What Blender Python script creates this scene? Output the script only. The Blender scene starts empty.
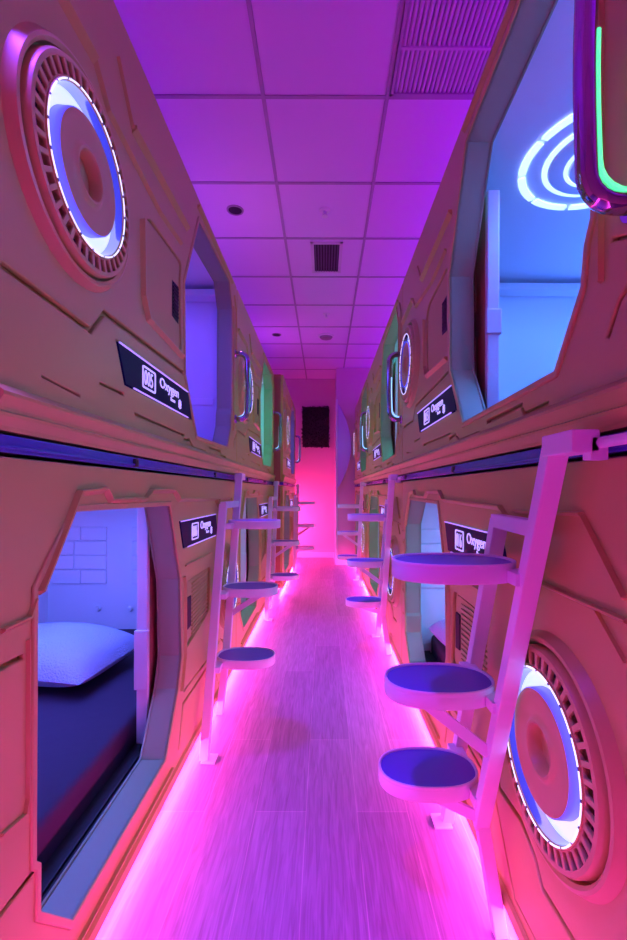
import bpy, bmesh, math, random
from mathutils import Vector, Matrix
random.seed(7)
PI = math.pi
S = bpy.context.scene
COL = S.collection

# ---------------------------------------------------------------- materials
def mat(name, base=(.8, .8, .8), rough=.5, metal=0.0, emit=None, es=0.0, spec=.5, bump=None, coat=0.0):
    m = bpy.data.materials.new(name); m.use_nodes = True
    nt = m.node_tree; b = nt.nodes['Principled BSDF']
    b.inputs['Base Color'].default_value = (*base, 1)
    b.inputs['Roughness'].default_value = rough
    b.inputs['Metallic'].default_value = metal
    b.inputs['Specular IOR Level'].default_value = spec
    b.inputs['Coat Weight'].default_value = coat
    if emit:
        b.inputs['Emission Color'].default_value = (*emit, 1)
        b.inputs['Emission Strength'].default_value = es
    if bump:
        sc, st, ns = bump
        tc = nt.nodes.new('ShaderNodeTexCoord'); n = nt.nodes.new('ShaderNodeTexNoise')
        n.inputs['Scale'].default_value = sc; n.inputs['Detail'].default_value = ns
        bp = nt.nodes.new('ShaderNodeBump'); bp.inputs['Strength'].default_value = st; bp.inputs['Distance'].default_value = .01
        nt.links.new(tc.outputs['Object'], n.inputs['Vector'])
        nt.links.new(n.outputs['Fac'], bp.inputs['Height']); nt.links.new(bp.outputs['Normal'], b.inputs['Normal'])
    return m

PAINT = mat('champagne_paint', (.55, .55, .13), .34, 0.0, spec=.55, bump=(60, .03, 3))
PAINT2 = mat('champagne_trim', (.58, .55, .16), .38, 0.0, spec=.5)
JAMB = mat('grey_jamb', (.30, .41, .22), .45)
DARK = mat('dark_recess', (.02, .018, .02), .6)
BLACK = mat('black_gloss', (.004, .004, .008), .35, emit=(.06, .02, .9), es=.03, spec=.06)
CHROME = mat('chrome', (.42, .42, .52), .08, 1.0)
WHITE = mat('white_shell', (.80, .82, .86), .45)
BROWN = mat('brown_door', (.42, .18, .11), .45, bump=(25, .05, 4))
ALU = mat('pale_profile', (.78, .74, .82), .35, .2)
RAIL = mat('navy_rail', (.07, .06, .50), .25, .1)
LADDER = mat('white_powder_coat', (.90, .82, .95), .38)
MATTRESS = mat('navy_sheet', (.040, .016, .05), .8, bump=(9, .25, 4))
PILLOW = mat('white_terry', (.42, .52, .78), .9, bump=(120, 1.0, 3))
TREAD = mat('blue_tread', (.13, .10, .62), .3)
TILE = mat('ceiling_tile', (.80, .62, .88), .6, bump=(350, .06, 2))
TBAR = mat('ceiling_tbar', (.42, .36, .46), .5)
WALLM = mat('plaster', (.74, .52, .58), .5, bump=(200, .03, 2))
TRIMW = mat('white_trim', (.8, .76, .82), .4)
MOSS = mat('dark_leaf', (.012, .016, .012), .55)
GREYM = mat('grey_metal', (.35, .33, .36), .4, .6)
PINKLED = mat('pink_led', (.9, .6, .8), .5, emit=(1, .12, .55), es=5)
RINGLED = mat('ring_led', (.7, .8, 1), .4, emit=(.38, .46, 1), es=1.7)
BLUEGLOW = mat('blue_glow', (.15, .2, .7), .4, emit=(.10, .09, 1), es=.9)
CLIP = mat('clip_plastic', (.08, .08, .2), .4)
DASHLED = mat('dash_led', (.9, .9, 1), .4, emit=(.6, .62, 1), es=1.9)
TXT = mat('sign_text', (.8, .8, 1), .4, emit=(.46, .38, 1), es=1.0)
EDGE = mat('sign_edge', (.6, .5, 1), .4, emit=(.42, .28, 1), es=1.0)
GREENL = mat('green_led', (.3, 1, .5), .4, emit=(.05, .9, .30), es=1.6)
CYANL = mat('cyan_led', (.4, .7, 1), .4, emit=(.25, .55, 1), es=1.6)
LAMP_W = mat('lamp_ring', (.9, .95, 1), .4, emit=(.75, .9, 1), es=3.0)

# perforated panel (dot pattern darkens the holes)
def perf_mat():
    m = mat('perforated_paint', (.54, .52, .13), .5)
    nt = m.node_tree; b = nt.nodes['Principled BSDF']
    tc = nt.nodes.new('ShaderNodeTexCoord'); mp = nt.nodes.new('ShaderNodeMapping')
    mp.inputs['Scale'].default_value = (110, 110, 110)
    v = nt.nodes.new('ShaderNodeTexVoronoi'); v.inputs['Randomness'].default_value = 0; v.inputs['Scale'].default_value = 1
    r = nt.nodes.new('ShaderNodeValToRGB')
    r.color_ramp.elements[0].position = .28; r.color_ramp.elements[0].color = (.25, .22, .06, 1)
    r.color_ramp.elements[1].position = .36; r.color_ramp.elements[1].color = (.54, .52, .13, 1)
    nt.links.new(tc.outputs['Object'], mp.inputs['Vector']); nt.links.new(mp.outputs['Vector'], v.inputs['Vector'])
    nt.links.new(v.outputs['Distance'], r.inputs['Fac']); nt.links.new(r.outputs['Color'], b.inputs['Base Color'])
    return m
PERF = perf_mat()

def floor_mat():
    m = mat('plank_floor', (.6, .5, .5), .38, spec=.4)
    nt = m.node_tree; b = nt.nodes['Principled BSDF']; N = nt.nodes.new; Lk = nt.links.new
    tc = N('ShaderNodeTexCoord'); mp = N('ShaderNodeMapping'); mp.inputs['Rotation'].default_value = (0, 0, PI/2)
    mp.inputs['Location'].default_value = (.35, .06, 0)
    br = N('ShaderNodeTexBrick'); br.offset = .37; br.inputs['Scale'].default_value = 1
    br.inputs['Brick Width'].default_value = 1.25; br.inputs['Row Height'].default_value = .18
    br.inputs['Mortar Size'].default_value = .0013; br.inputs['Bias'].default_value = 0
    br.inputs['Color1'].default_value = (.34, .265, .40, 1); br.inputs['Color2'].default_value = (.42, .325, .48, 1)
    br.inputs['Mortar'].default_value = (.56, .45, .58, 1)  # seams lighter than the planks: bevel glints painted into the colour
    mp2 = N('ShaderNodeMapping'); mp2.inputs['Scale'].default_value = (26, 1.6, 1)
    ns = N('ShaderNodeTexNoise'); ns.inputs['Scale'].default_value = 3; ns.inputs['Detail'].default_value = 8; ns.inputs['Distortion'].default_value = 1.2
    rp = N('ShaderNodeValToRGB'); rp.color_ramp.elements[0].position = .3; rp.color_ramp.elements[0].color = (.55, .52, .52, 1)
    rp.color_ramp.elements[1].position = .72; rp.color_ramp.elements[1].color = (1, 1, 1, 1)
    mx = N('ShaderNodeMixRGB'); mx.blend_type = 'MULTIPLY'; mx.inputs['Fac'].default_value = .8
    Lk(tc.outputs['Object'], mp.inputs['Vector']); Lk(mp.outputs['Vector'], br.inputs['Vector'])
    Lk(tc.outputs['Object'], mp2.inputs['Vector']); Lk(mp2.outputs['Vector'], ns.inputs['Vector'])
    Lk(ns.outputs['Fac'], rp.inputs['Fac']); Lk(br.outputs['Color'], mx.inputs['Color1']); Lk(rp.outputs['Color'], mx.inputs['Color2'])
    Lk(mx.outputs['Color'], b.inputs['Base Color'])
    bp = N('ShaderNodeBump'); bp.inputs['Strength'].default_value = .12; bp.inputs['Distance'].default_value = .004
    Lk(ns.outputs['Fac'], bp.inputs['Height']); Lk(bp.outputs['Normal'], b.inputs['Normal'])
    return m
FLOORM = floor_mat()

# ---------------------------------------------------------------- mesh helpers
# local frame of everything on a pod row, seen from the corridor: x = right, y = into the wall, z = up.
# plates are drawn in (s, t) and given n = distance out of the wall, so y = -n.
def poly_area(p): return sum(p[i][0]*p[(i+1) % len(p)][1] - p[(i+1) % len(p)][0]*p[i][1] for i in range(len(p)))/2

def plate(loops, n0, n1, bev=0.0):
    """filled 2-D outline (first loop) with holes, thickness n0..n1 -> bmesh in the local frame"""
    cu = bpy.data.curves.new('tmp', 'CURVE'); cu.dimensions = '2D'; cu.fill_mode = 'BOTH'
    cu.extrude = max((n1-n0)/2 - bev, 1e-5); cu.bevel_depth = bev; cu.bevel_resolution = 1; cu.offset = -bev
    for lp in loops:
        sp = cu.splines.new('POLY'); sp.points.add(len(lp)-1); sp.use_cyclic_u = True
        for q, p in zip(sp.points, lp): q.co = (p[0], p[1], 0, 1)
    o = bpy.data.objects.new('tmp', cu); COL.objects.link(o)
    dg = bpy.context.evaluated_depsgraph_get()
    me = bpy.data.meshes.new_from_object(o.evaluated_get(dg))
    bm = bmesh.new(); bm.from_mesh(me)
    mid = (n0+n1)/2
    for v in bm.verts: v.co = Vector((v.co.x, -(v.co.z + mid), v.co.y))
    bpy.data.objects.remove(o); bpy.data.curves.remove(cu); bpy.data.meshes.remove(me)
    return bm

def circ(cs, ct, r, n=48, a0=0, a1=2*PI):
    k = n if abs(a1-a0-2*PI) < 1e-6 else n+1
    return [(cs+r*math.cos(a0+(a1-a0)*i/n), ct+r*math.sin(a0+(a1-a0)*i/n)) for i in range(k)]

def ribbon(path, w):
    """outline of a polyline of width w with mitred corners"""
    P = [Vector(p) for p in path]; Lf, Rt = [], []
    for i, p in enumerate(P):
        d0 = (p-P[i-1]).normalized() if i else None
        d1 = (P[i+1]-p).normalized() if i < len(P)-1 else None
        d = ((d0 or d1)+(d1 or d0)).normalized(); nrm = Vector((-d.y, d.x))
        ref = d0 or d1; k = 1/max(.45, nrm.dot(Vector((-ref.y, ref.x))))
        Lf.append(p+nrm*w/2*k); Rt.append(p-nrm*w/2*k)
    return [tuple(v) for v in Lf+Rt[::-1]]

def ridge(path, w, h):
    c = min(h*1.1, w*.36); A = ribbon(path, w); B = ribbon(path, w-2*c); n = len(A); bm = bmesh.new()
    a = [bm.verts.new((p[0], .002, p[1])) for p in A]; b = [bm.verts.new((p[0], -h, p[1]+.8*c)) for p in B]     # lower flank long, upper flank steep
    for i in range(n):
        j = (i+1) % n; bm.faces.new((a[i], a[j], b[j], b[i]))
    m = n//2
    for i in range(m-1): bm.faces.new((b[i], b[i+1], b[n-2-i], b[n-1-i]))
    bmesh.ops.recalc_face_normals(bm, faces=bm.faces)
    if sum(f.normal.y*f.calc_area() for f in bm.faces) > 0: bmesh.ops.reverse_faces(bm, faces=bm.faces)
    return bm

def rnd(poly, r, n=3):
    """round the corners of a polygon"""
    out = []
    for i, p in enumerate(poly):
        a = Vector(poly[i-1]); b = Vector(p); c = Vector(poly[(i+1) % len(poly)])
        ra = min(r, (a-b).length*.45); rc = min(r, (c-b).length*.45)
        q0 = b+(a-b).normalized()*ra; q1 = b+(c-b).normalized()*rc
        for k in range(n+1):
            t = k/n; out.append(tuple(q0*(1-t)**2 + b*2*t*(1-t) + q1*t*t))
    return out

def join(*bms):
    r = bms[0]
    for b in bms[1:]:
        me = bpy.data.meshes.new('t'); b.to_mesh(me); r.from_mesh(me); bpy.data.meshes.remove(me); b.free()
    return r

def box(x0, x1, y0, y1, z0, z1, bev=0.0, seg=2):
    bm = bmesh.new(); bmesh.ops.create_cube(bm, size=1)
    for v in bm.verts:
        v.co = Vector(((x0+x1)/2+v.co.x*(x1-x0), (y0+y1)/2+v.co.y*(y1-y0), (z0+z1)/2+v.co.z*(z1-z0)))
    if bev: bmesh.ops.bevel(bm, geom=bm.edges[:], offset=bev, segments=seg, affect='EDGES', profile=.6)
    return bm

def lathe(prof, cs, ct, seg=64, a0=0, a1=2*PI):
    """revolve (radius, n) about the axis through (cs, ct)"""
    bm = bmesh.new(); full = abs(a1-a0-2*PI) < 1e-6; rows = []
    for i in range(seg if full else seg+1):
        a = a0+(a1-a0)*i/seg
        rows.append([bm.verts.new((cs+r*math.cos(a), -n, ct+r*math.sin(a))) for r, n in prof])
    m = len(rows)
    for i in range(m if full else m-1):
        A, B = rows[i], rows[(i+1) % m]
        for k in range(len(prof)-1): bm.faces.new((A[k], A[k+1], B[k+1], B[k]))
    bmesh.ops.remove_doubles(bm, verts=bm.verts, dist=1e-5)
    bmesh.ops.recalc_face_normals(bm, faces=bm.faces)
    return bm

def tube(path, r, seg=12, flat=1.0):
    """round tube along a 3-D path (parallel-transported), capped"""
    P = [Vector(p) for p in path]; bm = bmesh.new(); rings = []
    T = [(P[min(i+1, len(P)-1)]-P[max(i-1, 0)]).normalized() for i in range(len(P))]
    u = T[0].orthogonal().normalized()
    for i, p in enumerate(P):
        u = (u-T[i]*u.dot(T[i])).normalized(); w = T[i].cross(u)
        rings.append([bm.verts.new(p+(u*math.cos(2*PI*k/seg)+w*math.sin(2*PI*k/seg)*flat)*r) for k in range(seg)])
    for a, b in zip(rings, rings[1:]):
        for k in range(seg): bm.faces.new((a[k], a[(k+1) % seg], b[(k+1) % seg], b[k]))
    bm.faces.new(rings[0][::-1]); bm.faces.new(rings[-1])
    bmesh.ops.recalc_face_normals(bm, faces=bm.faces)
    return bm

def bar(a, b, wx, wy, bev=.003, up=None):
    """rectangular bar from a to b: wx across x, wy across y"""
    a, b = Vector(a), Vector(b); bm = bmesh.new()
    d = (b-a).normalized()
    X = Vector((1, 0, 0)) if up is None else Vector(up)
    X = (X-d*X.dot(d)).normalized(); Y = d.cross(X)
    vs = []
    for p in (a, b):
        for sx, sy in ((-1, -1), (1, -1), (1, 1), (-1, 1)): vs.append(bm.verts.new(p+X*sx*wx/2+Y*sy*wy/2))
    for f in ((0, 1, 2, 3), (7, 6, 5, 4), (0, 4, 5, 1), (1, 5, 6, 2), (2, 6, 7, 3), (3, 7, 4, 0)): bm.faces.new([vs[i] for i in f])
    bmesh.ops.recalc_face_normals(bm, faces=bm.faces)
    if bev: bmesh.ops.bevel(bm, geom=bm.edges[:], offset=bev, segments=2, affect='EDGES', profile=.6)
    return bm

def mesh(name, bm, m, smooth=False, dz=0.0):
    if dz: bmesh.ops.translate(bm, verts=bm.verts, vec=(0, 0, dz))
    me = bpy.data.meshes.new(name); bm.to_mesh(me); bm.free(); me.materials.append(m)
    if smooth:
        for p in me.polygons: p.use_smooth = True
        try: me.set_sharp_from_angle(angle=math.radians(38))
        except Exception: pass
    return me

def text_bm(s, x, z, h, n, sx=1.0, depth=.001, bold=0.0):
    cu = bpy.data.curves.new('tmp', 'FONT'); cu.body = s; cu.size = h/.70; cu.extrude = depth; cu.align_x = 'LEFT'; cu.offset = bold
    o = bpy.data.objects.new('tmp', cu); COL.objects.link(o)
    dg = bpy.context.evaluated_depsgraph_get()
    me = bpy.data.meshes.new_from_object(o.evaluated_get(dg)); bm = bmesh.new(); bm.from_mesh(me)
    for v in bm.verts: v.co = Vector((x+v.co.x*sx, -(n+v.co.z), z+v.co.y))
    bpy.data.objects.remove(o); bpy.data.curves.remove(cu); bpy.data.meshes.remove(me)
    return bm

def obj(name, me, parent=None, loc=(0, 0, 0), rz=0, m=None):
    if isinstance(me, bmesh.types.BMesh): me = mesh(name, me, m)
    o = bpy.data.objects.new(name, me); COL.objects.link(o)
    o.location = loc; o.rotation_euler = (0, 0, rz)
    if parent: o.parent = parent
    return o

def tag(o, label, cat, group=None, kind=None):
    o['label'] = label; o['category'] = cat
    if group: o['group'] = group
    if kind: o['kind'] = kind
    return o

def thing(name, label, cat, loc, rz=0, group=None):
    o = bpy.data.objects.new(name, None); COL.objects.link(o); o.location = loc; o.rotation_euler = (0, 0, rz)
    o.empty_display_size = .1
    return tag(o, label, cat, group)

def struct(name, bm, m):
    o = obj(name, bm, m=m); o['kind'] = 'structure'; return o

# ---------------------------------------------------------------- dimensions
XL, XR = -.552, .478            # faces of the left and right pod rows
PL = 2.10                       # pod length
ZL, ZR = .74, .65               # where each row begins
CAMZ = 1.14
FAR, CEIL, BACK = 7.70, 3.05, -1.30
TB, TT = 1.24, 2.42             # upper pod
LB, LT = .07, 1.20              # lower pod

# ---------------------------------------------------------------- pod prototypes (meshes only)
UP_OPEN = [(1.045, 1.60), (1.03, 1.96), (1.23, 2.32), (1.86, 2.35), (1.945, 2.22), (1.945, 1.63), (1.925, 1.59), (1.915, 1.52), (1.82, 1.39), (1.205, 1.377)]
LO_OPEN = [(.125, .95), (.255, 1.092), (.865, 1.086), (.985, .80), (1.005, .50), (.965, .39), (.83, .20), (.25, .195), (.137, .32), (.137, .415), (.123, .43)]

def scaled(poly, d):
    """offset a polygon outwards by d"""
    n = len(poly); sg = 1 if poly_area(poly) > 0 else -1; out = []
    for i in range(n):
        a, b, c = Vector(poly[i-1]), Vector(poly[i]), Vector(poly[(i+1) % n])
        d0, d1 = (b-a).normalized(), (c-b).normalized()
        n0, n1 = Vector((d0.y, -d0.x))*sg, Vector((d1.y, -d1.x))*sg
        nn = (n0+n1).normalized(); out.append(tuple(b+nn*d/max(.5, nn.dot(n0))))
    return out

def reveal(poly, depth, w=.016, lip=.005):
    """frame lining an opening: trim ring on the face, jambs going in"""
    outer = scaled(poly, w)
    ring = plate([outer, poly], -.010, lip, .003)
    bm = bmesh.new(); inn = scaled(poly, .012); n = len(poly)
    def row(pl, y): return [bm.verts.new((p[0], y, p[1])) for p in pl]
    A, B, C, D = row(poly, 0), row(poly, depth), row(inn, depth), row(inn, 0)
    for i in range(n):
        j = (i+1) % n
        bm.faces.new((A[i], A[j], B[j], B[i])); bm.faces.new((B[i], B[j], C[j], C[i])); bm.faces.new((C[i], C[j], D[j], D[i]))
    bmesh.ops.recalc_face_normals(bm, faces=bm.faces)
    # fine raised edge at the back of the jamb
    edge = plate([scaled(poly, .003), scaled(poly, -.004)], -depth-.004, -depth+.002)
    return ring, join(bm, edge)

def front(opening, vent, rect, grooves, ridges, recess, lips, sign):
    s0, s1, t0, t1 = rect
    outer = rnd([(s0, t0), (s1, t0), (s1, t1), (s0, t1)], .02)
    holes = [scaled(opening, .014), circ(*vent, .213, 64)]
    holes += [ribbon(g, w) for g, w in grooves] + [rnd(r, .03) for r in recess] + [sign]
    skin = plate([outer]+holes, -.014, 0, .003)
    back = plate([outer, scaled(opening, .013)], -.026, -.0135)
    parts = [skin, back]
    for r, w, h in ridges: parts.append(ridge(r, w*1.5, h*1.7))
    for a in lips: parts.append(a)
    return join(*parts)

def lip_profile(s0, s1, prof):
    bm = bmesh.new()
    A = [bm.verts.new((s0, -n, t)) for n, t in prof]; B = [bm.verts.new((s1, -n, t)) for n, t in prof]
    m = len(prof)
    for i in range(m):
        j = (i+1) % m; bm.faces.new((A[i], A[j], B[j], B[i]))
    bm.faces.new(A); bm.faces.new(B[::-1]); bmesh.ops.recalc_face_normals(bm, faces=bm.faces)
    return bm

def vent_meshes(c, dz):
    cs, ct = c
    rim = lathe([(.2135, -.013), (.2135, .016), (.221, .022), (.227, .020), (.238, 0)], cs, ct, 80)
    rim = join(rim, lathe([(.207, -.013), (.207, .023), (.203, .030), (.196, .031), (.196, .014), (.165, .014), (.165, .030), (.164, .034), (.160, .034), (.158, .030)], cs, ct, 80))
    M = {'vent_port': mesh('vent_port', rim, PAINT2, True, dz)}
    slots = []
    for i in range(40):
        a = 2*PI*i/40; da = 2*PI/40*.30
        slots.append([(cs+r*math.cos(a+b), ct+r*math.sin(a+b)) for r, b in ((.1675, -da), (.1675, da), (.1935, da*1.1), (.1935, -da*1.1))])
    sl = plate([circ(cs, ct, .1965, 80), circ(cs, ct, .1645, 80)]+slots, .0225, .031, .0012)
    M['slotted_ring'] = mesh('slotted_ring', sl, PAINT2, False, dz)
    M['slot_backing'] = mesh('slot_backing', lathe([(.1955, .0155), (.1655, .0155)], cs, ct, 64), DARK, False, dz)
    ch = lathe([(.158, .030), (.155, .004)], cs, ct, 64)
    M['chrome_channel'] = mesh('chrome_channel', ch, CHROME, True, dz)
    M['light_ring'] = mesh('light_ring', lathe([(.155, .004), (.150, .001), (.132, .001), (.1215, .004)], cs, ct, 144), RINGLED, True, dz)
    M['glow_band'] = mesh('glow_band', lathe([(.1215, .004), (.1205, .018), (.1195, .0285), (.117, .0312)], cs, ct, 64), BLUEGLOW, True, dz)
    hub = lathe([(.117, .0312), (.115, .032), (.108, .031), (.068, .026), (.060, .029), (.055, .033), (.050, .033), (.046, .028), (.044, .004), (.03, .002), (0, .004)], cs, ct, 64)
    M['hub'] = mesh('hub', hub, PAINT2, True, dz)
    me = mesh('led_ring', lathe([(.1596, .0338), (.1598, .0354), (.1622, .0354), (.1624, .0338)], cs, ct, 160), DASHLED, False, dz)
    me.materials.append(CLIP)
    for p in me.polygons:
        c = p.center; a = math.atan2(c.z+(-dz)-ct, c.x-cs) % (2*PI); p.material_index = 1 if (a/(2*PI)*20) % 1 < .14 else 0
    M['led_ring'] = me
    me = M['light_ring']; me.materials.append(CLIP)
    for p in me.polygons:
        c = p.center; a = math.atan2(c.z+(-dz)-ct, c.x-cs) % (2*PI); p.material_index = 1 if (a/(2*PI)*8+.3) % 1 < 8/144*.8 else 0
    return M

def para(s0, s1, t0, t1, k): return [(s0, t1), (s1, t1), (s1+k, t0), (s0+k, t0)]

def sign_meshes(s0, s1, t0, t1, k, dz):
    pl = para(s0, s1, t0, t1, k)
    b = plate([scaled(pl, -.002)], -.013, .003, .0015)
    e = plate([[(s0+.01, t1-.004), (s1-.01, t1-.004), (s1-.009, t1), (s0+.011, t1)]], .002, .006)
    e = join(e, plate([[(s0+k+.05, t0), (s1+k-.06, t0), (s1+k-.06, t0+.004), (s0+k+.05, t0+.004)]], .002, .006))
    return {'display_sign': mesh('display_sign', b, BLACK, False, dz), 'edge_light': mesh('edge_light', e, EDGE, False, dz)}

def number_mesh(num, s0, t0, t1, dz, w):
    h = t1-t0; x = s0+.215*w; bw = .165*w; z0 = t0+h*.19; z1 = t0+h*.83
    fr = plate([rnd([(x, z0), (x+bw, z0), (x+bw, z1), (x, z1)], .008), rnd([(x+.005, z0+.005), (x+bw-.005, z0+.005), (x+bw-.005, z1-.005), (x+.005, z1-.005)], .006)], .003, .006)
    tx = text_bm(num, x+.012, z0+.013, h*.42, .0045, sx=(bw-.024)/(h*.42*2.38), bold=0)
    return mesh('pod_number', join(fr, tx), TXT, False, dz)

def word_mesh(s0, t0, t1, dz, w):
    h = t1-t0; x = s0+.44*w
    a = text_bm('Oxygen', x, t0+h*.52, h*.31, .0045, sx=.33*w/(h*.31*4.75), bold=.0004)
    b = text_bm('Room', x+.17*w, t0+h*.27, h*.13, .0045, sx=1.0)
    cx, cz = x+.335*w, t0+h*.33
    g = plate([circ(cx, cz, .0135, 20), circ(cx, cz, .008, 16)], .003, .006)
    g = join(g, plate([circ(cx, cz, .004, 10)], .003, .006))
    for i in range(8):
        a_ = i*PI/4; g = join(g, bar((cx+.013*math.cos(a_), -.0045, cz+.013*math.sin(a_)), (cx+.018*math.cos(a_), -.0045, cz+.018*math.sin(a_)), .004, .003, 0))
    return mesh('sign_lettering', join(a, b, g), TXT, False, dz)

def shell(s0, s1, y0, y1, t0, t1, feats):
    bm = bmesh.new(); c = .12
    pr = [(y0, t0), (y1, t0), (y1, t1-c), (y1-c, t1), (y0, t1)]
    A = [bm.verts.new((s0, y, t)) for y, t in pr]; B = [bm.verts.new((s1, y, t)) for y, t in pr]
    for i in range(len(pr)-1): bm.faces.new((A[i], B[i], B[i+1], A[i+1]))
    bm.faces.new(A); bm.faces.new(B)
    bmesh.ops.recalc_face_normals(bm, faces=bm.faces)
    bmesh.ops.reverse_faces(bm, faces=bm.faces)
    for b in feats: bm = join(bm, b)
    return bm

def pads(side, t0, rows, rh):
    """padded relief blocks on an end wall, on the side facing the cabin"""
    out = []
    x0, x1 = (PL-.044, PL-.026) if side else (.026, .044)
    for ya, yb in ((.08, .645), (.80, 1.14)):
        for r in range(rows):
            z = t0+r*rh
            k = (ya+yb)/2 + (.03 if r in (1, 2) else -.01)
            out.append(box(x0, x1, ya, k, z+.002, z+rh-.002, .007))
            out.append(box(x0, x1, k+.003, yb, z+.002, z+rh-.002, .007))
    for y in (.30, .47, .65, .85): out.append(lathe([(.0, .0), (.018, .0), (.012, .012), (0, .013)], 0, 0, 16))
    for b, y in zip(out[-4:], (.30, .47, .65, .85)):
        for v in b.verts: v.co = Vector((x0+.004 if side else x1-.004, y, t0-.15)) + Vector(((v.co.y if side else -v.co.y), v.co.x, v.co.z))
    return out

def handle_path(s, t0, t1, p, off=0):
    r = .045; pts = [(s, .004, t1), (s, -p+r+off, t1)]
    for k in range(1, 6):
        a = PI/2*k/5; pts.append((s, -p+r+off-r*math.sin(a), t1-r+r*math.cos(a)))
    for k in range(0, 5): pts.append((s, -p+off-.004*math.sin(PI*(k+.5)/5), t1-r-(t1-t0-2*r)*(k+.5)/5))
    for k in range(0, 6):
        a = PI/2*k/5; pts.append((s, -p+r+off-r*math.cos(a), t0+r-r*math.sin(a)))
    pts.append((s, .004, t0)); return pts

UVENT, LVENT = (.262, 1.84), (1.815, .605)
def build_upper():
    dz = -TB; M = {}
    sg = para(.452, 1.078, 1.432, 1.538, .052)
    perf = [(.640, 1.715), (.665, 1.69), (1.005, 1.675), (.99, 1.80), (.985, 1.95), (1.0, 2.02), (.675, 2.0), (.632, 1.95)]
    grooves = [([(.03, 1.526), (.324, 1.517), (.391, 1.586), (1.02, 1.602)], .013),
               ([(.14, 1.363), (.277, 1.353)], .004), ([(.573, 1.363), (1.04, 1.358)], .009),
               ([(.367, 1.404), (.50, 1.405)], .007),
               ([(1.027, 1.340), (1.106, 1.348), (1.16, 1.318), (1.361, 1.322)], .010),
               ([(1.425, 1.345), (1.657, 1.350), (1.673, 1.325), (1.789, 1.328)], .011),
               ([(1.99, 1.40), (2.02, 1.45), (2.085, 1.493)], .009),
               ([(2.0, 1.56), (2.06, 1.535)], .006)]
    ridges = [([(.02, 2.158), (.33, 2.165)], .020, .009), ([(.33, 2.165), (.40, 2.100), (.76, 2.065), (.985, 2.085)], .011, .006),
              ([(.452, 2.288), (.546, 2.172)], .006, .005), ([(.546, 2.172), (1.06, 2.187)], .018, .009),
              ([(.612, 1.95), (.622, 1.725), (.66, 1.672), (1.0, 1.655)], .014, .008), ([(1.21, 2.372), (1.935, 2.372)], .012, .007), ([(1.975, 1.50), (1.975, 2.25)], .008, .005),
              ([(2.055, 2.0), (2.06, 2.25), (2.0, 2.33)], .008, .005)]
    lips = [lip_profile(.004, PL-.004, [(-.02, 1.242), (.004, 1.242), (.006, 1.250), (.014, 1.266), (.015, 1.272), (.010, 1.275), (.012, 1.281), (.022, 1.300), (.022, 1.306), (.012, 1.314), (-.004, 1.325), (-.02, 1.325)])]
    M['front_panel'] = mesh('front_panel', front(UP_OPEN, UVENT, (.004, PL-.004, TB+.005, TT-.002), grooves, ridges, [perf], lips, sg), PAINT, False, dz)
    M['body'] = mesh('body', box(.006, PL-.006, .027, 1.20, TB+.002, TT, 0), PAINT, False, dz)
    # the body is an open-fronted box: drop its front face
    bm = bmesh.new(); bm.from_mesh(M['body']); bmesh.ops.delete(bm, geom=[f for f in bm.faces if f.normal.y < -.9], context='FACES'); bm.to_mesh(M['body']); bm.free()
    rg, jb = reveal(UP_OPEN, .085); M['opening_frame'] = mesh('opening_frame', rg, PAINT2, False, dz); M['opening_jamb'] = mesh('opening_jamb', jb, JAMB, False, dz)
    feats = [box(.095, .106, .12, 1.08, 1.66, 1.70, .004), box(PL-.106, PL-.095, .12, 1.08, 1.66, 1.70, .004)]
    for a, b in ((.105, .20), (PL-.20, PL-.105)): feats.append(box(a, b, .05, 1.15, 2.285, 2.325, .008))
    feats.append(box(.05, PL-.05, 1.06, 1.15, 1.70, 1.74, .01)); feats.append(box(.05, PL-.05, 1.10, 1.155, 1.95, 1.97, .006))
    M['interior_shell'] = mesh('interior_shell', shell(.10, PL-.10, .03, 1.17, 1.33, 2.36, feats), WHITE, False, dz)
    M['sliding_door'] = mesh('sliding_door', join(box(.20, 1.095, .120, .150, 1.36, 2.24, .004), box(.30, .98, .113, .122, 1.5, 1.75, .006), box(.30, .98, .113, .122, 1.85, 2.1, .006)), BROWN, False, dz)
    M['edge_profile'] = mesh('edge_profile', join(box(1.092, 1.118, .112, .157, 1.365, 2.235, .005), box(1.108, 1.130, .106, .162, 1.71, 1.80, .004)), ALU, False, dz)
    M['perforated_panel'] = mesh('perforated_panel', plate([rnd(scaled(perf, -.004), .03)], -.0135, -.006, .002), PERF, False, dz)
    gr = None
    for i in range(9):
        z = 1.792+i*.0135; b = box(.912, .968, .001, .0065, z, z+.006)
        gr = b if gr is None else join(gr, b)
    M['grille_slot'] = mesh('grille_slot', join(gr, plate([[(.905, 1.78), (.975, 1.775), (.975, 1.915), (.905, 1.91)]], -.0062, -.0045)), DARK, False, dz)
    M['handle'] = mesh('handle', join(tube(handle_path(2.055, 1.585, 1.99, .073), .0165, 14), lathe([(0, .006), (.026, .006), (.028, 0)], 2.055, 1.585, 20), lathe([(0, .006), (.026, .006), (.028, 0)], 2.055, 1.99, 20)), CHROME, True, dz)
    hp = handle_path(2.064, 1.600, 1.975, .059)[8:-1]
    M['light_strip'] = mesh('light_strip', tube(hp, .0042, 8), CYANL, True, dz)
    M['ceiling_lamp'] = mesh('ceiling_lamp', lamp(1.11, .55, 2.358), LAMP_W, False, dz)
    M['door_track'] = mesh('door_track', join(box(.105, PL-.105, .090, .163, 1.331, 1.350), box(.105, PL-.105, .118, .122, 1.35, 1.356)), DARK, False, dz)
    M['lamp_dome'] = mesh('lamp_dome', lamp_dome(1.11, .55, 2.358), WHITE, True, dz)
    M.update({'V_'+k: v for k, v in vent_meshes(UVENT, dz).items()})
    M.update({'S_'+k: v for k, v in sign_meshes(.452, 1.078, 1.432, 1.538, .052, dz).items()})
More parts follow.
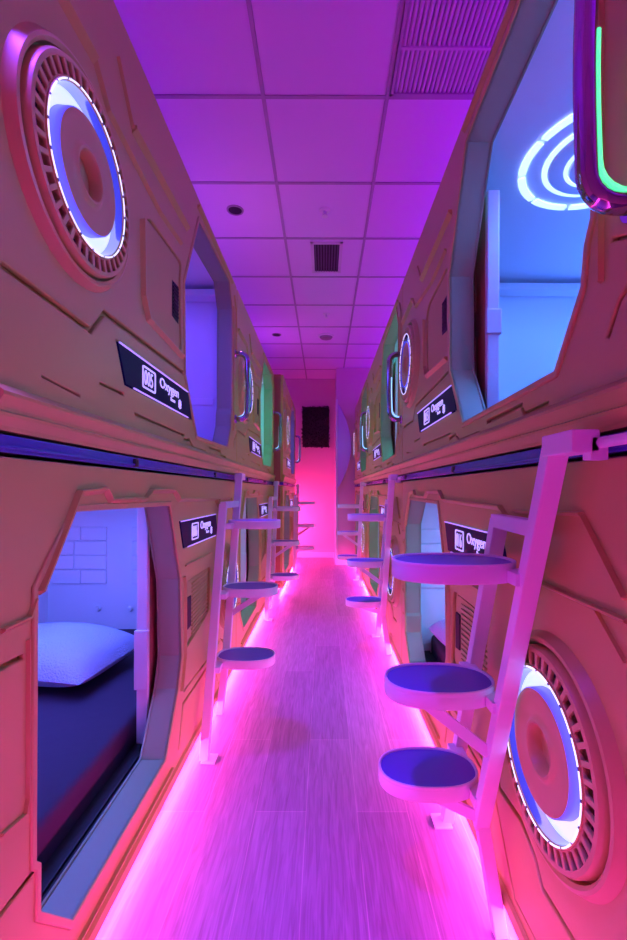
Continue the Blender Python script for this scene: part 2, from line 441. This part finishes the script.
    M['S_sign_lettering'] = word_mesh(.452+.03, 1.432, 1.538, dz, .626)
    return M

def flat(bm, cs, cy, t):
    """lathe made about (0,0) with n along -y -> lying under a ceiling at height t, axis vertical"""
    for v in bm.verts: v.co = Vector((cs+v.co.x, cy+v.co.z, t+v.co.y))
    return bm
def lamp(cs, cy, t):
    out = None
    for i in range(10):
        b = lathe([(.272, .001), (.272, .006), (.298, .006), (.298, .001)], 0, 0, 8, 2*PI*i/10, 2*PI*i/10+2*PI/10*.90)
        out = b if out is None else join(out, b)
    out = join(out, lathe([(.196, .001), (.196, .005), (.214, .004), (.214, .001)], 0, 0, 64), lathe([(.128, .012), (.128, .018), (.140, .017), (.140, .012)], 0, 0, 64))
    return flat(out, cs, cy, t)
def lamp_dome(cs, cy, t):
    return flat(lathe([(.20, 0), (.19, .010), (.15, .014), (.127, .012), (.12, .024), (.05, .034), (0, .036)], 0, 0, 48), cs, cy, t)

def build_lower():
    dz = 0; M = {}
    sg = para(.976, 1.548, .912, 1.023, .048)
    perf = [(1.085, .775), (1.455, .772), (1.43, .56), (1.06, .50)]
    louv = [(1.10, .765), (1.445, .762), (1.42, .565), (1.08, .515)]
    grooves = [([(.03, .835), (.09, .833)], .010), ([(.03, .41), (.112, .41)], .010),
               ([(1.04, .345), (1.39, .335)], .009), ([(.98, .15), (1.03, .30), (1.40, .30)], .012),
               ([(1.46, .44), (1.535, .335), (1.66, .345), (1.735, .315), (1.77, .275), (1.90, .284)], .014),
               ([(1.42, .36), (1.50, .29), (1.57, .20), (1.63, .125), (1.74, .131)], .006)]
    ridges = [([(.130, .94), (.268, 1.132), (.389, 1.140), (.418, 1.112), (.64, 1.110), (.69, 1.137), (.905, 1.137), (.965, 1.103), (1.54, 1.095), (1.60, 1.06)], .012, .008),
              ([(.03, .897), (.10, .899), (.118, .93)], .008, .005), ([(.03, .548), (.09, .54), (.098, .565), (.098, .86)], .005, .004),
              ([(1.03, .80), (1.045, .76), (1.048, .48), (1.005, .36)], .010, .006), ([(1.05, .84), (1.46, .835)], .008, .005),
              ([(1.62, 1.09), (1.92, 1.098), (2.04, .97)], .007, .006), ([(1.735, .90), (1.755, .938), (2.05, .935)], .008, .007),
              ([(1.965, .93), (2.04, .87)], .005, .004), ([(.16, .12), (.9, .125)], .010, .006)]
    lips = [lip_profile(.004, PL-.004, [(-.02, LB), (.010, LB), (.014, LB+.008), (.010, LB+.03), (.002, LB+.034), (-.02, LB+.034)])]
    M['front_panel'] = mesh('front_panel', front(LO_OPEN, LVENT, (.004, PL-.004, LB+.002, LT-.002), grooves, ridges, [perf], lips, sg), PAINT, False)
    bd = box(.006, PL-.006, .027, 1.20, LB, LT)
    bmesh.ops.delete(bd, geom=[f for f in bd.faces if f.normal.y < -.9], context='FACES')
    M['body'] = mesh('body', bd, PAINT)
    M['base_plinth'] = mesh('base_plinth', box(.01, PL-.01, .09, 1.15, 0, LB), DARK)
    rg, jb = reveal(LO_OPEN, .085); M['opening_frame'] = mesh('opening_frame', rg, PAINT2); M['opening_jamb'] = mesh('opening_jamb', jb, JAMB)
    feats = [f for sd in (0, 1) for f in pads(sd, .555, 4, .09)]
    M['interior_shell'] = mesh('interior_shell', shell(.03, PL-.03, .03, 1.17, .15, 1.165, feats), WHITE)
    M['sliding_door'] = mesh('sliding_door', join(box(.955, 1.86, .110, .140, .19, 1.09, .004), box(1.05, 1.75, .103, .112, .32, .58, .006), box(1.05, 1.75, .103, .112, .68, .94, .006)), BROWN)
    M['edge_profile'] = mesh('edge_profile', join(box(.935, .958, .103, .145, .195, 1.085, .005), box(.924, .942, .098, .150, .40, .62, .004)), ALU)
    lv = plate([rnd(scaled(louv, -.002), .01)], -.0135, -.010)
    for i in range(13):
        z = .53+i*.0175; lv = join(lv, plate([[(1.17, z), (1.41+.00*i, z+.006), (1.41, z+.013), (1.17, z+.007)]], -.0102, -.003, .002))
    M['louvre_panel'] = mesh('louvre_panel', lv, PAINT2)
    M['grille_slot'] = mesh('grille_slot', plate([[(1.105, .57), (1.15, .575), (1.15, .70), (1.105, .70)]], -.0102, -.004, .001), DARK)
    M['ceiling_lamp'] = mesh('ceiling_lamp', lamp(1.0, .55, 1.163), LAMP_W)
    M['door_track'] = mesh('door_track', join(box(.035, PL-.035, .090, .163, .151, .178), box(.035, PL-.035, .112, .116, .178, .186)), DARK)
    M['lamp_dome'] = mesh('lamp_dome', lamp_dome(1.0, .55, 1.163), WHITE, True)
    M.update({'V_'+k: v for k, v in vent_meshes(LVENT, dz).items()})
    M.update({'S_'+k: v for k, v in sign_meshes(.976, 1.548, .912, 1.023, .048, dz).items()})
    M['S_sign_lettering'] = word_mesh(.976+.03, .912, 1.023, dz, .572)
    return M

UM, LM = build_upper(), build_lower()

def cabin_light(name, col, power, parent, loc, sx, sy):
    L = bpy.data.lights.new(name, 'AREA'); L.shape = 'RECTANGLE'; L.size = sx; L.size_y = sy; L.energy = power; L.color = col
    o = bpy.data.objects.new(name, L); COL.objects.link(o); o.parent = parent; o.location = loc
    return o

lampmats = {}
def lamp_mat(col):
    if col not in lampmats:
        k = max(col); lampmats[col] = mat('lamp_%d' % len(lampmats), (.9, .9, .95), .4, emit=tuple(.55*c/k+.45*min(1, c/k+.35) for c in col), es=3.2)
    return lampmats[col]

def pod(upper, left, i, num, col, power, label, strip=None, dx=0.0):
    M = UM if upper else LM
    y0 = ZL+PL*i if left else ZR+PL*(i+1)
    loc = ((XL+dx) if left else XR, y0, TB if upper else 0)
    r = thing('sleeping_pod', label, 'sleeping pod', loc, PI/2 if left else -PI/2, 'upper row of sleeping pods' if upper else 'lower row of sleeping pods')
    P = {}
    for k in ('body', 'front_panel', 'opening_frame', 'interior_shell', 'sliding_door', 'base_plinth', 'door_track', 'perforated_panel', 'louvre_panel', 'grille_slot', 'handle', 'lamp_dome', 'V_vent_port', 'S_display_sign'):
        if k in M: P[k] = obj(k.split('_', 1)[1] if k[1] == '_' else k, M[k], r)
    if left and i == 2:
        bb = M['body'].copy(); bb.materials[0] = BROWN; P['body'].data = bb
    obj('edge_profile', M['edge_profile'], P['sliding_door']); obj('opening_jamb', M['opening_jamb'], P['opening_frame'])
    for k in ('slotted_ring', 'slot_backing', 'chrome_channel', 'light_ring', 'glow_band', 'hub', 'led_ring'): obj(k, M['V_'+k], P['V_vent_port'])
    obj('edge_light', M['S_edge_light'], P['S_display_sign']); obj('sign_lettering', M['S_sign_lettering'], P['S_display_sign'])
    if upper: nm = number_mesh(num, .482, 1.432, 1.538, -TB, .626)
    else: nm = number_mesh(num, 1.006, .912, 1.023, 0, .572)
    obj('pod_number', nm, P['S_display_sign'])
    if upper:
        me = M['light_strip']
        if strip: me = me.copy(); me.materials[0] = strip
        obj('light_strip', me, P['handle'])
    lm = M['ceiling_lamp'].copy(); lm.materials[0] = lamp_mat(col)
    obj('lamp_ring', lm, P['lamp_dome'])
    t = 2.30-TB if upper else 1.10
    cabin_light('cabin_light', col, power, r, (1.13 if upper else 1.0, .58, t), 1.1, .6)
    if upper: cabin_light('cabin_ceiling_fill', col, power*.45, r, (1.05, 1.10, 1.745-TB), 1.8, .06).rotation_euler = (PI*.92, 0, 0)  # hidden fill added on the ledge to brighten the cabin ceiling
    return r

BLUE_LL, BLUE_UR, VIO = (.10, .15, 1), (.06, .20, 1), (.09, .05, 1)
CY, GR, TEAL, LB2 = (.10, .50, .70), (.05, .66, .52), (.06, .58, .66), (.12, .34, 1)
KP = 2.6
PODS = [
 (1, 1, 0, '005', VIO, 5.5, 'nearest upper left pod, glowing ring vent, violet cabin and sign reading 005', CYANL),
 (1, 1, 1, '003', GR, 3.2, 'second upper left pod, green lit opening behind the chrome handle of pod 005', CYANL),
 (1, 1, 2, '001', VIO, 4, 'farthest upper left pod, standing proud of its row next to the end wall', CYANL),
 (0, 1, 0, '006', BLUE_LL, 8, 'nearest lower left pod, wide blue lit doorway showing pillow and navy bed', None),
 (0, 1, 1, '004', CY, 2.0, 'second lower left pod, opening seen behind the nearest left ladder', None),
 (0, 1, 2, '002', LB2, 2, 'farthest lower left pod, between the second and last left ladders', None),
 (1, 0, 0, '015', BLUE_UR, 8.8, 'nearest upper right pod, bright blue cabin with dashed ring ceiling light', GREENL),
 (1, 0, 1, '013', TEAL, 3.0, 'second upper right pod, green opening beyond the second chrome handle on the right', CYANL),
 (1, 0, 2, '011', GR, 1.2, 'farthest upper right pod, beside the curved panel at the corridor end', CYANL),
 (0, 0, 0, '016', LB2, 8, 'nearest lower right pod, sign 016 and big ring vent behind the stepped ladder', None),
 (0, 0, 1, '014', TEAL, 1.8, 'second lower right pod, teal opening behind the second right ladder', None),
 (0, 0, 2, '012', LB2, 1.5, 'farthest lower right pod, beside the white based end wall', None)]
for up, lf, i, num, col, pw, lab, st in PODS: pod(up, lf, i, num, col, pw*KP, lab, st, .10 if (lf and i == 2) else 0.0)

# ---------------------------------------------------------------- mattresses and pillows
def mattress(upper, left, i, label):
    t0, t1 = (1.33, 1.455) if upper else (.15, .285)
    bm = box(.125 if upper else .045, PL-(.125 if upper else .045), .165, 1.12, t0+.002, t1, .03, 4)
    y0 = ZL+PL*i if left else ZR+PL*(i+1)
    bmesh.ops.translate(bm, verts=bm.verts, vec=(0, 0, -t0))
    o = obj('mattress', mesh('mattress', bm, MATTRESS, True), None, (XL if left else XR, y0, t0), PI/2 if left else -PI/2)
    tag(o, label, 'mattress', 'mattresses in the pods'); return o
mattress(0, 1, 0, 'navy mattress in the lower left doorway, under the white pillow')
mattress(0, 0, 0, 'dark mattress in the lower right pod behind the round ladder steps')
mattress(1, 0, 0, 'navy mattress edge in the bright blue upper right cabin')
mattress(1, 1, 0, 'dark mattress edge in the violet upper left cabin')

def pillow(loc, rot, size, label):
    bm = bmesh.new(); n = 28; top = {}
    for sgn in (1, -1):
        for i in range(n+1):
            for j in range(n+1):
                u, v = -1+2*i/n, -1+2*j/n
                e = max(0, (1-abs(u)**3.2)*(1-abs(v)**3.2))**.55
                pinch = 1-.06*(abs(u)*abs(v))**.5*0 + .05*abs(u*v)
                w = .012*math.sin(5*u+2*v)+.008*math.sin(7*v-3*u)
                z = sgn*e*(1+(w*3 if sgn > 0 else 0))*(.62 if sgn < 0 else 1)
                if sgn < 0 and (i in (0, n) or j in (0, n)): top[(i, j, -1)] = top[(i, j, 1)]; continue
                top[(i, j, sgn)] = bm.verts.new((u*size[0]/2*(1-.05*(1-abs(v))*abs(u)*0+0*pinch), v*size[1]/2, z*size[2]/2))
    for sgn in (1, -1):
        for i in range(n):
            for j in range(n):
                q = [top[(i, j, sgn)], top[(i+1, j, sgn)], top[(i+1, j+1, sgn)], top[(i, j+1, sgn)]]
                bm.faces.new(q if sgn > 0 else q[::-1])
    o = obj('pillow', mesh('pillow', bm, PILLOW, True), None, loc); o.rotation_euler = rot
    tag(o, label, 'pillow', 'pillows in the pods'); return o
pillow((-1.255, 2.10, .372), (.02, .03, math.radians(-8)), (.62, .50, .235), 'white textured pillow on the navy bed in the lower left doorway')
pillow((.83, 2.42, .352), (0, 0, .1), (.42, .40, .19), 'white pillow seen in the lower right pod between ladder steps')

# ---------------------------------------------------------------- rails between the rows
def rail(x, ya, yb, left, label):
    L = yb-ya
    y0 = ya if left else yb
    r = thing('ladder_rail', label, 'rail', (x, y0, 1.205), PI/2 if left else -PI/2, 'rails between the pod rows')
    obj('rail_bar', mesh('rail_bar', join(box(0, L, -.004, .05, 0, .031, .003), box(0, L, -.010, -.003, .006, .012, .002)), RAIL), r)
    k = .55
    while k < L-.2:
        obj('rail_bracket', mesh('rail_bracket', box(k, k+.022, -.013, -.002, .003, .026, .002), DARK), r); k += .95
    return r
rail(XL, ZL, ZL+2*PL, True, 'navy rail along the left pods, above the lower left doorway')
rail(XL+.10, ZL+2*PL, ZL+3*PL, True, 'short navy rail on the farthest left pods, jutting forward')
rail(XR, ZR, ZR+3*PL, False, 'navy rail along the right pods, holding the right ladders')

# ---------------------------------------------------------------- ladders
def stadium(cs, cn, a, b, n=40, e=2.35):
    return [(cs+b*math.copysign(abs(math.cos(k*2*PI/n))**(2/e), math.cos(k*2*PI/n)), cn+a*math.copysign(abs(math.sin(k*2*PI/n))**(2/e), math.sin(k*2*PI/n))) for k in range(n)]
def horiz(loops, z0, z1, bev):
    bm = plate(loops, z0, z1, bev)        # plate lies in x,z with n=-y; turn it flat: (s,n) outline, height n
    for v in bm.verts: v.co = Vector((v.co.x, -v.co.z, -v.co.y))
    return bm
LAD = {}
tall_top, tall_knee, tall_foot = Vector((.340, -.055, 1.238)), Vector((-.035, -.060, .27)), Vector((0, -.022, 0))
sh_top, sh_foot = Vector((.016, -.034, 1.068)), Vector((-.402, -.050, 0))
LAD['stringer'] = mesh('stringer', bar(tall_top, tall_knee-Vector((.006, 0, .016)), .032, .038), LADDER)
LAD['stringer_foot'] = mesh('stringer_foot', bar(tall_knee+Vector((-.004, 0, .012)), tall_foot+Vector((0, 0, .001)), .030, .034), LADDER)
LAD['short_stringer'] = mesh('short_stringer', join(bar(sh_top, sh_foot+Vector((0, 0, .001)), .032, .038), box(-.43, -.36, -.10, -.04, .001, .008, .002)), LADDER)
LAD['cross_bar'] = mesh('cross_bar', bar((.002, -.036, 1.066), (.274, -.055, 1.066), .034, .030, .003, up=(0, 0, 1)), LADDER)
LAD['hook'] = mesh('hook', join(box(.322, .425, -.076, -.030, 1.204, 1.242, .003), box(.40, .425, -.045, -.016, 1.192, 1.230, .002), tube([(.425, -.028, 1.220), (.52, -.028, 1.220)], .009, 12)), LADDER)
STEPS = [(.112, .985), (-.012, .660), (-.132, .356)]
for k, (cs, t) in enumerate(STEPS):
    o_ = stadium(cs, .180, .139, .098)
    st = horiz([o_], t-.042, t-.008, .002)
    st = join(st, horiz([o_, [(cs+(p[0]-cs)*.93, .180+(p[1]-.180)*.955) for p in o_]], t-.012, t, .002))
    tx = .350+(t-.025-1.262)*(.385/.992); sx = .016+(t-.025-1.068)*(.418/1.068)
    for xx in (tx, sx):
        sg = 1 if xx > cs else -1
        st = join(st, box(min(xx, cs+sg*.05), max(xx, cs+sg*.05), -.085, -.042, t-.040, t-.014, .002))
    LAD['step%d' % k] = mesh('step', st, LADDER)
    LAD['tread%d' % k] = mesh('tread_mat', horiz([[(cs+(p[0]-cs)*.92, .180+(p[1]-.180)*.948) for p in o_]], t-.010, t-.005, .001), TREAD)
    te = max(t-.160, .285); lx = .350+(te-1.262)*(.385/.992)
    LAD['brace%d' % k] = mesh('brace', bar((cs+.015, -.245, t-.040), (lx-.002, -.072, te), .012, .028, .002), LADDER)

def ladder(x, y, left, label):
    r = thing('step_ladder', label, 'ladder', (x, y, 0), PI/2 if left else -PI/2, 'step ladders along the pods')
    for k in ('stringer', 'short_stringer', 'cross_bar', 'hook'): o = obj(k if k != 'short_stringer' else 'stringer', LAD[k], r); \
        (obj('stringer_foot', LAD['stringer_foot'], o) if k == 'stringer' else None)
    for k in range(3):
        s = obj('step', LAD['step%d' % k], r); obj('tread_mat', LAD['tread%d' % k], s)
        if k: obj('brace', LAD['brace%d' % k], r)
    return r
ladder(XR, 1.155, False, 'nearest ladder on the right, round blue-topped steps in front of sign 016')
ladder(XR, 3.14, False, 'second ladder on the right, partly behind the nearest right steps')
ladder(XR, 5.36, False, 'farthest ladder on the right, small beside the end wall')
ladder(XL, 2.30, True, 'nearest ladder on the left, past sign 006 of the lower left pod')
ladder(XL, 4.36, True, 'second ladder on the left, before the brown pod side')
ladder(XL+.10, 6.50, True, 'farthest ladder on the left, against the pink end wall')

# ---------------------------------------------------------------- room shell
WLX, WRX = -1.80, 1.72
struct('floor', box(WLX, WRX, BACK, FAR+.1, -.08, 0), FLOORM)
struct('wall_left', box(WLX-.1, WLX, BACK, FAR+.1, 0, CEIL+.1), WALLM)
struct('wall_right', box(WRX, WRX+.1, BACK, FAR+.1, 0, CEIL+.1), WALLM)
struct('wall_far', box(WLX, WRX, FAR, FAR+.1, 0, CEIL), WALLM)
struct('wall_back', box(WLX, WRX, BACK-.1, BACK, 0, CEIL), WALLM)
struct('wall_return', box(.184, WRX, 6.965, FAR, 0, CEIL), WALLM)
struct('baseboard_far', box(WLX, .184, FAR-.018, FAR, 0, .10, .004), TRIMW)
struct('baseboard_return', join(box(.166, XR+.3, 6.945, 6.965, 0, .10, .004), box(.166, .184, 6.945, FAR-.018, 0, .10, .004)), TRIMW)
struct('trim_1', box(.180, .212, 6.948, 6.968, .10, 2.56, .004), TRIMW)

# suspended ceiling: tiles between T-bars
PX, PY, Y0 = .60, .61, 2.178
xs = [-.30+PX*k for k in range(-3, 4)]; ys = [Y0+PY*k for k in range(-6, 11)]
tb = None
bars = []
for x in xs: bars.append(box(x-.009, x+.009, BACK, FAR, CEIL-.006, CEIL+.002))
for y in ys: bars.append(box(WLX, WRX, y-.009, y+.009, CEIL-.0062, CEIL+.002))
tl = []
light_panel = (.312, .888, Y0-PY+.012, Y0-.012)
for x in [xs[0]-PX]+xs:
    for y in ys:
        a, b, c, d = max(x+.010, WLX), min(x+PX-.010, WRX), max(y+.010, BACK), min(y+PY-.010, FAR)
        if b-a < .02 or d-c < .02: continue
        if abs(x-.30) < .01 and abs(y-(Y0-PY)) < .01: continue
        tl.append(box(a, b, c, d, CEIL-.001, CEIL+.02, .0))
me = join(*tl); nb = len(me.faces)
cb = join(*bars)
ceil = struct('ceiling', join(me, box(WLX, WRX, BACK, FAR, CEIL+.05, CEIL+.1)), TILE)
struct('trim_2', cb, TBAR)

# ---------------------------------------------------------------- ceiling things
a, b, c, d = light_panel
r = thing('ceiling_light_panel', 'large ribbed ceiling panel, unlit, above the right pods near the camera', 'ceiling panel', ((a+b)/2, (c+d)/2, CEIL))
x0, x1, y0, y1 = a-(a+b)/2, b-(a+b)/2, c-(c+d)/2, d-(c+d)/2
fr = join(box(x0, x0+.014, y0, y1, -.012, .02), box(x1-.014, x1, y0, y1, -.012, .02), box(x0, x1, y0, y0+.014, -.012, .02), box(x0, x1, y1-.014, y1, -.012, .02), box(x0, x1, y0, y1, .022, .03))
obj('panel_frame', fr, r, m=TBAR)
rb = None
for k in range(26):
    xx = x0+.016+k*(x1-x0-.032)/26; w = (x1-x0-.032)/26
    q = tube([(xx+w/2, y0+.014, .004), (xx+w/2, y1-.014, .004)], w*.42, 8)
    rb = q if rb is None else join(rb, q)
rb = join(rb, box(x0+.014, x1-.014, -.006+.06, .006+.06, -.010, .004))
obj('ribbed_diffuser', mesh('ribbed_diffuser', rb, mat('ribbed_plastic', (.62, .5, .66), .45), True), r)

r = thing('ceiling_vent', 'dark slatted air vent in the middle of the ceiling', 'vent', (.015, 3.685, CEIL))
obj('vent_frame', join(box(-.125, -.10, -.24, .24, -.010, .006), box(.10, .125, -.24, .24, -.010, .006), box(-.125, .125, -.24, -.215, -.010, .006), box(-.125, .125, .215, .24, -.010, .006)), r, m=mat('vent_white', (.7, .62, .72), .5))
obj('vent_backing', box(-.10, .10, -.215, .215, -.0025, .004), r, m=DARK)
for k in range(9): obj('slat', bar((-.088+.022*k, -.213, -.006), (-.088+.022*k, .213, -.006), .003, .012, 0, up=(.6, 0, .8)), r, m=mat('vent_slat', (.10, .08, .12), .5) if k == 0 else bpy.data.materials['vent_slat'])

def violet_spot(x, y, power):
    L = bpy.data.lights.new('downlight_beam', 'SPOT'); L.energy = power; L.color = (.20, .04, 1); L.spot_size = math.radians(58); L.spot_blend = .8; L.shadow_soft_size = .06
    q = bpy.data.objects.new('downlight_beam', L); COL.objects.link(q); q.location = (x, y, CEIL-.04)
for y in (.62, 3.06, 5.50): violet_spot(-.60, y, 410)

def updisc(prof, seg=32):
    bm = lathe(prof, 0, 0, seg); return flat(bm, 0, 0, 0)
for (x, y, lab) in ((-.61, 3.06, 'black recessed downlight in the ceiling, nearer one above the left pods'), (-.585, 5.50, 'black recessed downlight in the ceiling, farther one above the left pods')):
    r = thing('downlight', lab, 'downlight', (x, y, CEIL), 0, 'recessed downlights')
    obj('downlight_rim', mesh('downlight_rim', updisc([(.058, 0), (.056, .006), (.047, .008), (.045, .0025)]), GREYM, True), r)
    obj('downlight_eye', mesh('downlight_eye', updisc([(.045, .003), (.02, .004), (0, .0045)]), DARK, True), r)
for (x, y, lab) in ((0.0, 3.06, 'small ceiling sprinkler in the tile before the slatted vent'), (.02, 4.85, 'small ceiling sprinkler beyond the slatted vent')):
    r = thing('sprinkler', lab, 'sprinkler', (x, y, CEIL), 0, 'ceiling sprinklers')
    obj('sprinkler_plate', mesh('sprinkler_plate', updisc([(.038, 0), (.036, .006), (.018, .010), (.012, .012), (.010, .026), (0, .026)]), TRIMW, True), r)
    obj('sprinkler_head', mesh('sprinkler_head', updisc([(0, .026), (.006, .027), (.006, .038), (.022, .040), (.022, .043), (0, .043)]), TRIMW, True), r)
r = thing('smoke_detector', 'flat round smoke detector at the far middle of the ceiling', 'smoke detector', (.02, 5.54, CEIL))
obj('detector_base', mesh('detector_base', updisc([(.10, 0), (.10, .012), (.092, .016), (0, .016)]), TRIMW, True), r)
obj('detector_cap', mesh('detector_cap', updisc([(.080, .015), (.078, .022), (.066, .034), (.02, .038), (0, .038)]), GREYM, True), r)

# ---------------------------------------------------------------- far end things
r = thing('foliage_panel', 'black leafy square panel hanging on the far end wall', 'wall panel', (-.145, FAR, 1.88))
obj('backing_board', box(-.225, .225, -.03, -.001, .01, .69, .012), r, m=DARK)
lv = bmesh.new()
for k in range(1500):
    px, pz = random.uniform(-.228, .228), random.uniform(.005, .695)
    ln, w = random.uniform(.018, .034), random.uniform(.008, .014); an = random.uniform(0, 2*PI); tilt = random.uniform(.2, 1.1)
    dx = Vector((math.cos(an)*math.cos(tilt), -math.sin(tilt), math.sin(an)*math.cos(tilt))); sd = Vector((-math.sin(an), 0, math.cos(an)))
    p = Vector((px, -.028, pz))
    q = [lv.verts.new(p), lv.verts.new(p+dx*ln*.5+sd*w), lv.verts.new(p+dx*ln), lv.verts.new(p+dx*ln*.5-sd*w)]
    lv.faces.new(q)
o = obj('foliage', lv, r, m=MOSS); o['kind'] = 'stuff'

arc = []
n = 24
for k in range(n+1):
    t = k/n; z = 1.20+1.27*t; arc.append((.214+.195*math.sin(PI*t)**.85, z))
bm = plate([[(.213, 2.47), (.213, 1.20)]+arc[1:-1]], 0, .028, .006)
bm = join(bm, plate([ribbon(arc, .012)], .026, .040, .003))
o = obj('curved_panel', mesh('curved_panel', bm, mat('lilac_panel', (.62, .5, .85), .25)), None, (0, 6.965, 0))
tag(o, 'tall lilac half-lens panel on the end wall beside the right pods', 'wall panel')

# ---------------------------------------------------------------- light strips and lights
def strip(x, ya, yb, left, label, power, dx=0.0):
    sx = -1 if left else 1
    o = obj('led_strip', box(x+sx*.045-.006, x+sx*.045+.006, ya, yb, .052, .062, .002), None, m=PINKLED)
    tag(o, label, 'light strip', 'pink light strips under the pods')
    L = bpy.data.lights.new('strip_light', 'AREA'); L.shape = 'RECTANGLE'; L.size = yb-ya; L.size_y = .018; L.energy = power; L.color = (1, .045, .55)
    q = bpy.data.objects.new('strip_light', L); COL.objects.link(q); q.location = (x+sx*.030, (ya+yb)/2, .056)
    d = Vector((-sx, 0, -.75)).normalized()      # shines out over the floor
    X = Vector((0, 1, 0)); Z = -d; Y = Z.cross(X)
    q.rotation_euler = Matrix((X, Y, Z)).transposed().to_euler()
    return o
strip(XL, -1.25, ZL+2*PL, True, 'pink light strip under the two nearer left pods', 62)
strip(XL+.10, ZL+2*PL+.02, ZL+3*PL, True, 'pink light strip under the farthest left pod', 26)
strip(XR, -1.25, ZR+3*PL, False, 'pink light strip under the right row of pods', 88)

def end_wall_fill():  # added strip and light, out of view, to brighten the low end wall
    o = obj('led_strip', box(-.70, -.688, 7.18, 7.192, .02, 1.05, .002), None, m=PINKLED)
    tag(o, 'added upright pink strip, unseen behind the last left pod, brightening the end wall', 'light strip', 'pink light strips under the pods')
    L = bpy.data.lights.new('strip_light', 'AREA'); L.shape = 'RECTANGLE'; L.size = .03; L.size_y = 1.0; L.energy = 28; L.color = (1, .045, .35)
    q = bpy.data.objects.new('strip_light', L); COL.objects.link(q); q.location = (-.675, 7.20, .54)
    Z = -Vector((.8, .6, -.05)).normalized(); Y = Vector((0, 0, 1)); X = Y.cross(Z).normalized(); Y = Z.cross(X)
    q.rotation_euler = Matrix((X, Y, Z)).transposed().to_euler()
end_wall_fill()

def top_light(x, ya, yb, power, col):
    L = bpy.data.lights.new('cove_light', 'AREA'); L.shape = 'RECTANGLE'; L.size = .12; L.size_y = yb-ya; L.energy = power; L.color = col
    q = bpy.data.objects.new('cove_light', L); COL.objects.link(q); q.location = (x, (ya+yb)/2, TT+.04); q.rotation_euler = (PI, 0, 0)
top_light(XL-.75, -.3, 7.0, 22, (.22, .0, 1)); top_light(XR+.75, -.3, 7.0, 42, (.30, .0, 1))

w = bpy.data.worlds.new('World'); S.world = w; w.use_nodes = True
w.node_tree.nodes['Background'].inputs['Color'].default_value = (.02, .01, .03, 1); w.node_tree.nodes['Background'].inputs['Strength'].default_value = .2

# ---------------------------------------------------------------- camera
cd = bpy.data.cameras.new('camera'); cam = bpy.data.objects.new('camera', cd); COL.objects.link(cam)
cam.location = (0, 0, CAMZ); cam.rotation_euler = (PI/2, -.003, 0)
cd.sensor_fit = 'AUTO'; cd.sensor_width = 36; cd.lens = 450/940*36
cd.shift_x = -(324-313.5)/940; cd.shift_y = (491-470)/940
cd.clip_start = .02
S.camera = cam
S.view_settings.view_transform = 'Standard'; S.view_settings.look = 'None'; S.view_settings.exposure = 0.0; S.view_settings.gamma = 1.0
S.view_settings.use_curve_mapping = False
S.cycles.max_bounces = 10; S.cycles.diffuse_bounces = 6; S.cycles.sample_clamp_indirect = 6.0
